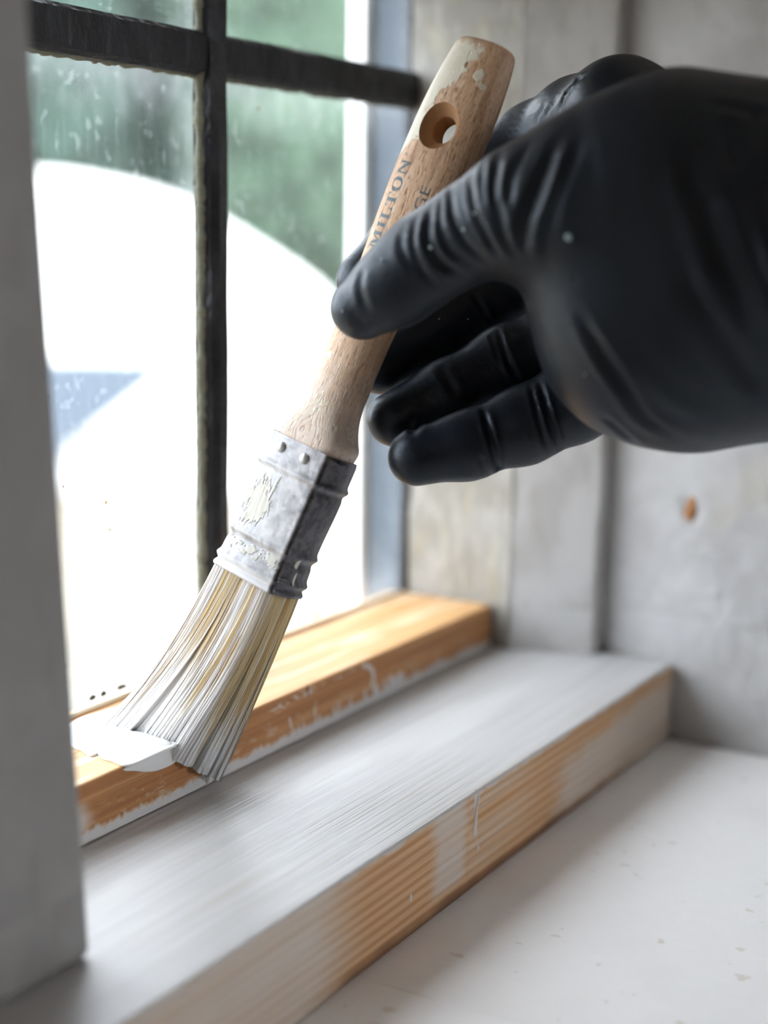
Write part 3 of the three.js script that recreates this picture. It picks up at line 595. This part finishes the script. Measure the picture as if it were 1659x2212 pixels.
{
  // bristles: a tapering sheaf pressed onto the pine strip, swept to the left, some locks hanging over its edge
  const inv = brush.matrixWorld.clone().invert();
  const A = { lf: onY(208, 1566, 0.0010), rf: onZ(388, 1640, SILL_F + 0.0022), rb: onZ(474, 1684, SILL_F + 0.0030), lb: onY(365, 1560, 0.0012) };
  for (const k in A) A[k].applyMatrix4(inv);
  const yS = -312 * PX, N = 8000, SEG = 9, pos = [], col = [], nor = [], idx = [];
  const locks = []; for (let i = 0; i < 90; i++) locks.push({ a: rnd() * 2 - 1, b: rnd() * 2 - 1, tone: rnd(), wet: rnd(), shift: (rnd() - 0.5) });
  // locks hanging over the front edge, pulled apart
  const lin = (h) => { const c = new THREE.Color(h); return [c.r, c.g, c.b]; };
  const tan = lin(0xe0c694), gold = lin(0xcfa968), pale = lin(0xf3ead8), white = lin(0xfaf9f7), pink = lin(0xe9dfdb);
  for (let f = 0; f < N; f++) {
    let a = rnd() * 2 - 1, b = rnd() * 2 - 1; if (f < N * 0.5) { if (rnd() < 0.6) b = 1 - 0.14 * rnd(); else a = 1 - 0.12 * rnd(); }
    let best = null, bd = 9; for (const l of locks) { const d = (l.a - a) ** 2 + ((l.b - b) * 0.75) ** 2; if (d < bd) { bd = d; best = l; } }
    const pull = 0.55, ae = lerp(a, best.a, pull), be = lerp(b, best.b, pull);
    const s = (ae + 1) / 2, t = (be + 1) / 2;
    const end = A.lb.clone().lerp(A.rb, s).lerp(A.lf.clone().lerp(A.rf, s), t);
    end.addScaledVector(V(rnd() - 0.5, rnd() - 0.5, rnd() - 0.5), 0.0016);
    const p0 = V(a * FW * 0.93, yS + 0.002, b * FT * 0.9), len = p0.distanceTo(end);
    const p1 = p0.clone().add(V(a * 0.0008, -len * 0.40, b * 0.0006)), down = V(0, 0, 0);
    const p2 = end.clone().lerp(p0, 0.36).add(V(lerp(0.0028, 0.0006, s), -0.004 * (1 - s), 0));
    const c = new THREE.CubicBezierCurve3(p0, p1, p2, end);
    const base = pos.length / 3, r0 = 0.00016, ph = rnd() * 6.28, wob = (rnd() - 0.5) * 0.0006;
    const kind = best.tone, own = rnd(), fa = Math.abs(a) ** 6, fb = Math.abs(b) ** 6, ba = Math.sign(a) * fa / (fa + fb + 0.02), bb = Math.sign(b) * fb / (fa + fb + 0.02), nn = V();
    let dry = kind < 0.17 ? tan : kind < 0.23 ? gold : kind < 0.45 ? pale : kind < 0.82 ? white : pink; if (own < 0.14) dry = tan; else if (own < 0.32) dry = white; else if (own > 0.94) dry = gold;
    const side = smooth(0.55, 0.85, ba); if (side > 0.5 && own > 0.3) dry = kind < 0.12 ? gold : kind < 0.5 ? tan : kind < 0.75 ? pale : pink;  // shaded right side put into the colour: tanner fibres, white paint starting lower
    const wetFrom = 0.34 + 0.30 * side + 0.32 * best.wet + 0.1 * (rnd() - 0.5);
    for (let j = 0; j <= SEG; j++) {
      const q = j / SEG, p = c.getPoint(q), tg = c.getTangent(q), r = r0 * (1 - 0.3 * q + 1.1 * smooth(wetFrom - 0.05, wetFrom + 0.25, q)), w = wob * Math.sin(q * Math.PI);
      const wet = smooth(wetFrom - 0.15, wetFrom + 0.2, q), shade = 0.9 + 0.2 * hash(f, 3, 5);
      for (let k = 0; k < 3; k++) { const an = ph + k * 2.0944; pos.push(p.x + w + r * Math.cos(an), p.y, p.z + r * Math.sin(an)); nn.set(0.35 * Math.cos(an) + 0.9 * ba, 0, 0.35 * Math.sin(an) + 0.9 * bb); nn.addScaledVector(tg, -nn.dot(tg)).normalize(); nor.push(nn.x, nn.y, nn.z); for (let m = 0; m < 3; m++) col.push(Math.min(0.93, lerp(dry[m], white[m], wet) * lerp(shade, 1, wet))); }
      if (j < SEG) for (let k = 0; k < 3; k++) { const u = base + j * 3 + k, v = base + j * 3 + (k + 1) % 3; idx.push(u, v, u + 3, v, v + 3, u + 3); }
    }
  }
  const g = new THREE.BufferGeometry(); g.setAttribute('position', new THREE.Float32BufferAttribute(pos, 3)); g.setAttribute('normal', new THREE.Float32BufferAttribute(nor, 3)); g.setAttribute('color', new THREE.Float32BufferAttribute(col, 3)); g.setIndex(idx);
  const m = mesh('bristles', g, std({ vertexColors: true, roughness: 0.6 }), brush); m.userData.kind = 'stuff'; m.userData.label = 'tan bristles loaded with white paint';
}
// wet paint under the brush: a layer on the strip's top and a lip over its front edge
{
  const g = group('wet_paint', onY(300, 1600, 0)); tag(g, 'fresh white wet paint patch under the bristles on pine strip', 'paint');
  const o = g.position, mat = phys({ color: 0xf3f2f0, roughness: 0.28, clearcoat: 0.3, clearcoatRoughness: 0.2 });
  const top = [[140, 1575], [175, 1556], [215, 1544], [262, 1532], [330, 1530], [400, 1540], [455, 1566], [470, 1572], [420, 1594], [380, 1612], [330, 1634], [292, 1651], [270, 1655], [246, 1646], [226, 1640], [212, 1630], [196, 1634], [178, 1622], [160, 1616], [148, 1600]].map(([x, y]) => onY(x, y, 0)).map((p) => new THREE.Vector2(p.x - o.x, -(p.z - o.z)));
  const s1 = new THREE.Shape(new THREE.SplineCurve([...top, top[0]]).getPoints(120));
  const e1 = new THREE.ExtrudeGeometry(s1, { depth: 0.0003, bevelEnabled: true, bevelThickness: 0.0003, bevelSize: 0.0005, bevelSegments: 3, curveSegments: 4 }); e1.rotateX(-Math.PI / 2); e1.translate(0, 0.0002, 0);
  mesh('paint_layer', e1, mat, g);
  // heaped wet paint in which the tips are bedded
  const hp = [[176, 1578], [220, 1580], [270, 1592], [315, 1604], [372, 1612]].map(([x, y]) => onY(x, y, 0.0004).sub(o));
  const hc = new THREE.CatmullRomCurve3(hp), hg = new THREE.TubeGeometry(hc, 60, 0.0034, 14), hq = hg.attributes.position;
  for (let i = 0; i < hq.count; i++) { const t = Math.floor(i / 15) / 60, c = hc.getPointAt(t), k = Math.sqrt(Math.max(0.0005, Math.sin(Math.PI * t))), x = c.x + (hq.getX(i) - c.x) * k, z = c.z + (hq.getZ(i) - c.z) * k, n = fbm(x * 420 + 3, z * 420 + 9, 351, 3); hq.setXYZ(i, x + 0.0012 * (n - 0.5), 0.0004 + (hq.getY(i) - 0.0004) * k * (0.4 + 0.5 * n), z); }
  hg.computeVertexNormals();
  mesh('paint_heap', hg, mat, g).userData.label = 'thick paint heaped at the bristle tips';
  const lip = [[268, 1662], [300, 1646], [345, 1626], [390, 1606], [440, 1584], [478, 1567], [500, 1590], [492, 1625], [470, 1655], [447, 1650], [430, 1668], [412, 1650], [385, 1640], [362, 1652], [335, 1662], [310, 1664], [290, 1662]].map(([x, y]) => onZ(x, y, SILL_F)).map((p) => new THREE.Vector2(p.x - o.x, p.y - o.y));
  const s2 = new THREE.Shape(new THREE.SplineCurve([...lip, lip[0]]).getPoints(110));
  const e2 = new THREE.ExtrudeGeometry(s2, { depth: 0.0003, bevelEnabled: true, bevelThickness: 0.0003, bevelSize: 0.0004, bevelSegments: 3 }); e2.translate(0, 0, SILL_F - o.z);
  mesh('paint_lip', e2, mat, g).userData.label = 'paint lip over the front edge';
}

// ---------------------------------------------------------------- gloved hand
const wrist = at(1700, 560, 0.372);
const person = group('person', wrist);
tag(person, "person's right hand in black rubber glove gripping the paintbrush handle", 'person');
{
  // joints: [px, py, depth, radius in px]
  const J = (px, py, d, r) => { const p = at(px, py, d).sub(wrist); return [p.x, p.y, p.z, r * d / F]; };
  const chain = (list) => { const out = []; for (let i = 0; i + 1 < list.length; i++) out.push([...J(...list[i]), ...J(...list[i + 1])]); return out; };
  const thumb = chain([[783, 666, 0.3785, 68], [860, 612, 0.374, 82], [930, 556, 0.370, 90], [1020, 500, 0.364, 94], [1110, 460, 0.358, 110], [1230, 432, 0.355, 145]]);
  const front = chain([[1160, 455, 0.357, 118], [1290, 432, 0.356, 172], [1460, 400, 0.350, 218], [1700, 430, 0.345, 215], [2150, 505, 0.350, 225]])
    .concat(chain([[1370, 640, 0.362, 185], [1400, 722, 0.366, 195], [1500, 752, 0.364, 196], [1720, 712, 0.358, 190], [2150, 670, 0.358, 205]]))
    .concat(chain([[1330, 500, 0.358, 185], [1400, 690, 0.362, 195], [1560, 580, 0.345, 190]]));
  const back = chain([[1340, 238, 0.398, 100], [1700, 430, 0.372, 175]]).concat(chain([[1345, 400, 0.408, 110], [1700, 520, 0.378, 200]])).concat(chain([[1340, 600, 0.408, 105], [1700, 600, 0.378, 200]])).concat(chain([[1340, 790, 0.398, 100], [1700, 670, 0.375, 175], [2150, 600, 0.37, 235]]));
  const fingers = [
    chain([[1345, 232, 0.398, 100], [1250, 262, 0.414, 92], [1152, 312, 0.428, 84], [960, 450, 0.4245, 74], [868, 528, 0.4175, 66], [786, 606, 0.4115, 61]]),
    chain([[1345, 420, 0.408, 100], [1200, 520, 0.424, 90], [1075, 640, 0.433, 84], [935, 728, 0.4265, 74], [820, 792, 0.4165, 62]]),
    chain([[1340, 610, 0.406, 96], [1215, 728, 0.412, 84], [1095, 785, 0.414, 78], [965, 850, 0.4105, 68], [852, 906, 0.4075, 60]]),
    chain([[1345, 800, 0.396, 92], [1240, 868, 0.398, 84], [1130, 920, 0.398, 80], [1010, 962, 0.396, 70], [899, 988, 0.394, 61]]),
  ];
  const cap = (c, x, y, z) => { const bx = c[4] - c[0], by = c[5] - c[1], bz = c[6] - c[2], px = x - c[0], py = y - c[1], pz = z - c[2]; let t = (px * bx + py * by + pz * bz) / (bx * bx + by * by + bz * bz); t = t < 0 ? 0 : t > 1 ? 1 : t; const dx = px - bx * t, dy = py - by * t, dz = pz - bz * t; return Math.sqrt(dx * dx + dy * dy + dz * dz) - (c[3] + (c[7] - c[3]) * t); };
  const smin = (a, b, k) => { const h = k - Math.abs(a - b); return h > 0 ? Math.min(a, b) - h * h / (4 * k) : Math.min(a, b); };
  const setD = (set, k, x, y, z) => { let d = 1; for (let i = 0; i < set.length; i++) d = smin(d, cap(set[i], x, y, z), k); return d; };
  const sdf = (x, y, z) => {
    const dt = setD(thumb, 0.006, x, y, z), df = smin(setD(front, 0.012, x, y, z), dt, 0.008), db = setD(back, 0.016, x, y, z);
    let dfin = 1; for (let i = 0; i < 4; i++) dfin = smin(dfin, smin(setD(fingers[i], 0.004, x, y, z), db, 0.007), 0.0012);
    return Math.min(smin(dfin, df, 0.0016), smin(df, db, 0.02));
  };
  // surface nets
  const all = [...thumb, ...front, ...back, ...fingers.flat()], lo = [9, 9, 9], hi = [-9, -9, -9];
  for (const c of all) for (const o of [0, 4]) for (let k = 0; k < 3; k++) { lo[k] = Math.min(lo[k], c[o + k] - c[o + 3]); hi[k] = Math.max(hi[k], c[o + k] + c[o + 3]); }
  const h = 0.0009; for (let k = 0; k < 3; k++) { lo[k] -= 0.014; hi[k] += 0.014; }   // joined masses swell beyond the bare joints
  const nx = Math.ceil((hi[0] - lo[0]) / h), ny = Math.ceil((hi[1] - lo[1]) / h), nz = Math.ceil((hi[2] - lo[2]) / h), vals = new Float32Array(nx * ny * nz).fill(1), B = 6;
  for (let k0 = 0; k0 < nz; k0 += B) for (let j0 = 0; j0 < ny; j0 += B) for (let i0 = 0; i0 < nx; i0 += B) {
    const c = sdf(lo[0] + (i0 + B / 2) * h, lo[1] + (j0 + B / 2) * h, lo[2] + (k0 + B / 2) * h), far = Math.abs(c) > h * B * 1.4 + 0.002;
    for (let k = k0; k < Math.min(nz, k0 + B); k++) for (let j = j0; j < Math.min(ny, j0 + B); j++) for (let i = i0; i < Math.min(nx, i0 + B); i++) vals[(k * ny + j) * nx + i] = far ? c : sdf(lo[0] + i * h, lo[1] + j * h, lo[2] + k * h);
  }
  const vid = new Int32Array(nx * ny * nz).fill(-1), pos = [], idx = [], co = [[0, 0, 0], [1, 0, 0], [0, 1, 0], [1, 1, 0], [0, 0, 1], [1, 0, 1], [0, 1, 1], [1, 1, 1]], ed = [[0, 1], [2, 3], [4, 5], [6, 7], [0, 2], [1, 3], [4, 6], [5, 7], [0, 4], [1, 5], [2, 6], [3, 7]];
  const at3 = (i, j, k) => vals[(k * ny + j) * nx + i];
  for (let k = 0; k < nz - 1; k++) for (let j = 0; j < ny - 1; j++) for (let i = 0; i < nx - 1; i++) {
    let mask = 0; const v = co.map(([a, b, c], n) => { const q = at3(i + a, j + b, k + c); if (q < 0) mask |= 1 << n; return q; });
    if (mask === 0 || mask === 255) continue;
    let sx = 0, sy = 0, sz = 0, n = 0; for (const [a, b] of ed) { if ((v[a] < 0) === (v[b] < 0)) continue; const t = v[a] / (v[a] - v[b]); sx += lerp(co[a][0], co[b][0], t); sy += lerp(co[a][1], co[b][1], t); sz += lerp(co[a][2], co[b][2], t); n++; }
    vid[(k * ny + j) * nx + i] = pos.length / 3; pos.push(lo[0] + (i + sx / n) * h, lo[1] + (j + sy / n) * h, lo[2] + (k + sz / n) * h);
  }
  const id = (i, j, k) => vid[(k * ny + j) * nx + i];
  const quad = (a, b, c, d, flip) => flip ? idx.push(a, c, b, b, c, d) : idx.push(a, b, c, b, d, c);
  for (let k = 1; k < nz - 1; k++) for (let j = 1; j < ny - 1; j++) for (let i = 1; i < nx - 1; i++) {
    const s = at3(i, j, k) < 0;
    if (s !== at3(i + 1, j, k) < 0) quad(id(i, j - 1, k - 1), id(i, j, k - 1), id(i, j - 1, k), id(i, j, k), !s);
    if (s !== at3(i, j + 1, k) < 0) quad(id(i - 1, j, k - 1), id(i, j, k - 1), id(i - 1, j, k), id(i, j, k), s);
    if (s !== at3(i, j, k + 1) < 0) quad(id(i - 1, j - 1, k), id(i, j - 1, k), id(i - 1, j, k), id(i, j, k), !s);
  }
  const e = 0.0004, grad = (x, y, z) => V(sdf(x + e, y, z) - sdf(x - e, y, z), sdf(x, y + e, z) - sdf(x, y - e, z), sdf(x, y, z + e) - sdf(x, y, z - e)).normalize();
  // folds of the glove, as lines lying on its surface: [groove depth mm, half width mm, points...]
  const folds = [
    [0.50, 1.15, [785, 580], [776, 618], [789, 668]], [0.33, 1.15, [868, 497], [869, 540], [899, 590]], [0.72, 1.15, [931, 447], [924, 515], [949, 564], [999, 596]],
    [0.50, 1.03, [973, 403], [977, 461], [1009, 528], [1053, 566]], [0.50, 1.03, [1015, 379], [1025, 449], [1051, 509], [1081, 558]], [0.61, 1.26, [1081, 330], [1067, 401], [1081, 485], [1107, 558]],
    [0.99, 1.61, [1205, 296], [1166, 401], [1135, 485], [1123, 546]], [0.50, 1.15, [1142, 312], [1109, 377], [1093, 449]], [0.33, 0.92, [900, 470], [893, 530], [915, 590], [950, 625]], [0.28, 0.92, [955, 425], [950, 490], [980, 560]],
    [0.33, 1.03, [1045, 355], [1043, 430], [1065, 500]], [0.33, 1.38, [1255, 300], [1215, 400], [1180, 500]],
    [0.98, 2.60, [1481, 315], [1503, 407], [1533, 483], [1580, 606], [1625, 720], [1650, 800]], [0.75, 2.60, [1463, 560], [1503, 637], [1549, 700], [1610, 790], [1655, 850]], [0.75, 1.90, [1567, 250], [1580, 315], [1595, 376]], [0.75, 1.90, [1629, 250], [1631, 318]], [0.68, 1.60, [1524, 431], [1586, 398]], [0.75, 2.40, [1629, 391], [1658, 500], [1690, 620]], [0.38, 2.60, [1420, 330], [1440, 440], [1470, 520]],
    [0.60, 1.40, [1540, 225], [1600, 232], [1655, 250]],
    [0.96, 1.56, [1256, 690], [1298, 763], [1352, 841], [1394, 901], [1461, 946]], [0.30, 2.16, [1290, 700], [1340, 790], [1420, 880], [1520, 925]], [0.24, 2.64, [1330, 690], [1420, 800], [1540, 890]], [0.60, 1.20, [1304, 901], [1370, 958]],
    [0.72, 0.80, [1268, 156], [1226, 196], [1204, 242]], [0.60, 0.70, [1252, 166], [1214, 214]], [0.36, 0.70, [1200, 212], [1176, 250]], [0.30, 0.70, [1176, 225], [1155, 262]],
    [0.98, 0.80, [1042, 880], [1063, 955], [1081, 1032]], [0.68, 0.70, [1146, 832], [1164, 901], [1184, 979]], [0.98, 0.80, [1166, 829], [1184, 901], [1209, 982]], [0.45, 0.70, [1185, 830], [1200, 890], [1222, 960]], [0.38, 0.80, [1035, 985], [1060, 1030]],
    [0.75, 0.80, [1075, 712], [1093, 769], [1119, 820]], [0.52, 0.70, [1062, 720], [1080, 780]], [0.60, 0.80, [1021, 636], [1043, 668], [1057, 700]], [0.52, 1.20, [950, 790], [985, 850]], [0.52, 1.20, [905, 905], [890, 940]],
  ];
  const eyeL = EYE.clone().sub(wrist);
  const cast = (px, py) => { const d = lookDir(px, py), len = d.length(); d.normalize(); let t = 0.26; for (let i = 0; i < 140 && t < 0.56; i++) { const p = eyeL.clone().addScaledVector(d, t), s = sdf(p.x, p.y, p.z); if (s < 0.00008) return p; t += Math.max(0.00006, s * 0.7); } return null; };
  const lines = [];
  for (const [amp, wd, ...pts] of folds) {
    const cr = new THREE.CatmullRomCurve3(pts.map(([x, y]) => V(x, y, 0))), got = [];
    for (let i = 0; i <= 24; i++) { const q = cr.getPoint(i / 24), p = cast(q.x, q.y); if (p && (!got.length || got[got.length - 1].p.distanceTo(p) < 0.012)) got.push({ p, s: Math.min(1, 6 * i / 24, 6 * (24 - i) / 24) * 0.85 + 0.15 }); }
    if (got.length > 2) { const box = new THREE.Box3().setFromPoints(got.map((g) => g.p)).expandByScalar(wd * 3.2 * MM); lines.push({ amp: amp * MM, wd: wd * MM, got, box }); }
  }
  const nv = pos.length / 3, nrm = [];
  for (let i = 0; i < nv; i++) {
    let x = pos[i * 3], y = pos[i * 3 + 1], z = pos[i * 3 + 2], g;
    for (let k = 0; k < 2; k++) { const d = sdf(x, y, z); g = grad(x, y, z); x -= g.x * d; y -= g.y * d; z -= g.z * d; }
    const p = V(x, y, z); let dsp = 0;
    for (const l of lines) { if (!l.box.containsPoint(p)) continue; let bd = 1, bs = 1; for (let q = 0; q + 1 < l.got.length; q++) { const a = l.got[q].p, b = l.got[q + 1].p, ab = b.clone().sub(a), t = clamp(p.clone().sub(a).dot(ab) / ab.lengthSq()), d = p.distanceTo(a.clone().addScaledVector(ab, t)); if (d < bd) { bd = d; bs = lerp(l.got[q].s, l.got[q + 1].s, t); } }
      const r = bd / l.wd; dsp += l.amp * bs * (-Math.exp(-r * r) + 0.42 * Math.exp(-((r - 1.9) ** 2) / 0.8)); }
    // loose film: faint broad ripples
    dsp += 0.0006 * (fbm(x * 60 + 7, y * 60 + z * 45 + 5, 401, 2) - 0.5);
    pos[i * 3] = x + g.x * dsp; pos[i * 3 + 1] = y + g.y * dsp; pos[i * 3 + 2] = z + g.z * dsp;
  }
  const geo = new THREE.BufferGeometry(); geo.setAttribute('position', new THREE.Float32BufferAttribute(pos, 3)); geo.setIndex(idx); 
  const uv = new Float32Array(nv * 2); for (let i = 0; i < nv; i++) { uv[i * 2] = (pos[i * 3] * 0.6 + pos[i * 3 + 2] * 0.8) * 8; uv[i * 2 + 1] = (pos[i * 3 + 1] + 0.3 * pos[i * 3]) * 8; }
  geo.setAttribute('uv', new THREE.BufferAttribute(uv, 2));
  geo.computeVertexNormals();
  console.log('glove', nv, 'verts', lines.length, 'folds');
  const rub = tex(512, 512, (u, v) => 0.5 * fbm(u * 180, v * 180, 411, 2) + 0.5 * fbm(u * 90, v * 90, 413, 2), false);
  const glove = mesh('glove', geo, phys({ color: new THREE.Color().setRGB(0.0052, 0.0078, 0.0140), roughness: 0.41, bumpMap: rub, bumpScale: 0.00012, specularIntensity: 0.85, specularColor: new THREE.Color().setRGB(0.82, 0.91, 1.0) }), person);
  glove.userData.label = 'matte black creased rubber glove';
  const spk = std({ color: 0x9fb4ba, roughness: 0.6 });
  for (const [x, y, r] of [[1229, 512, 8], [931, 534, 4.5], [825, 562, 3], [741, 672, 2.5], [1003, 495, 4], [1026, 461, 3.5], [1264, 808, 2.2], [948, 690, 2], [1010, 690, 1.6]]) {
    const p = cast(x, y); if (!p) continue; const g = grad(p.x, p.y, p.z), s = new THREE.SphereGeometry(r * 0.37 / F, 12, 8); s.scale(1, 1, 0.35); const m = mesh('paint_speck', s, spk, glove); m.position.copy(p).addScaledVector(g, 0.0003); m.quaternion.setFromUnitVectors(V(0, 0, 1), g);
  }
  // sleeve beyond the frame
  const s0 = at(2020, 585, 0.362).sub(wrist), s1 = at(2600, 640, 0.40).sub(wrist), s2 = at(3400, 900, 0.50).sub(wrist);
  const tube = new THREE.TubeGeometry(new THREE.CatmullRomCurve3([s0, s1, s2]), 40, 0.042, 36), tp = tube.attributes.position;
  for (let i = 0; i < tp.count; i++) { const k = 0.0025 * (fbm(tp.getX(i) * 60, tp.getY(i) * 40 + tp.getZ(i) * 50, 421, 3) - 0.5); tp.setXYZ(i, tp.getX(i) + k, tp.getY(i) + k, tp.getZ(i) - k); }
  tube.computeVertexNormals();
  mesh('sleeve', tube, std({ color: 0x4b4f57, roughness: 0.9, side: THREE.DoubleSide }), person).userData.label = 'dark grey sleeve';
}

renderer.render(scene, camera);
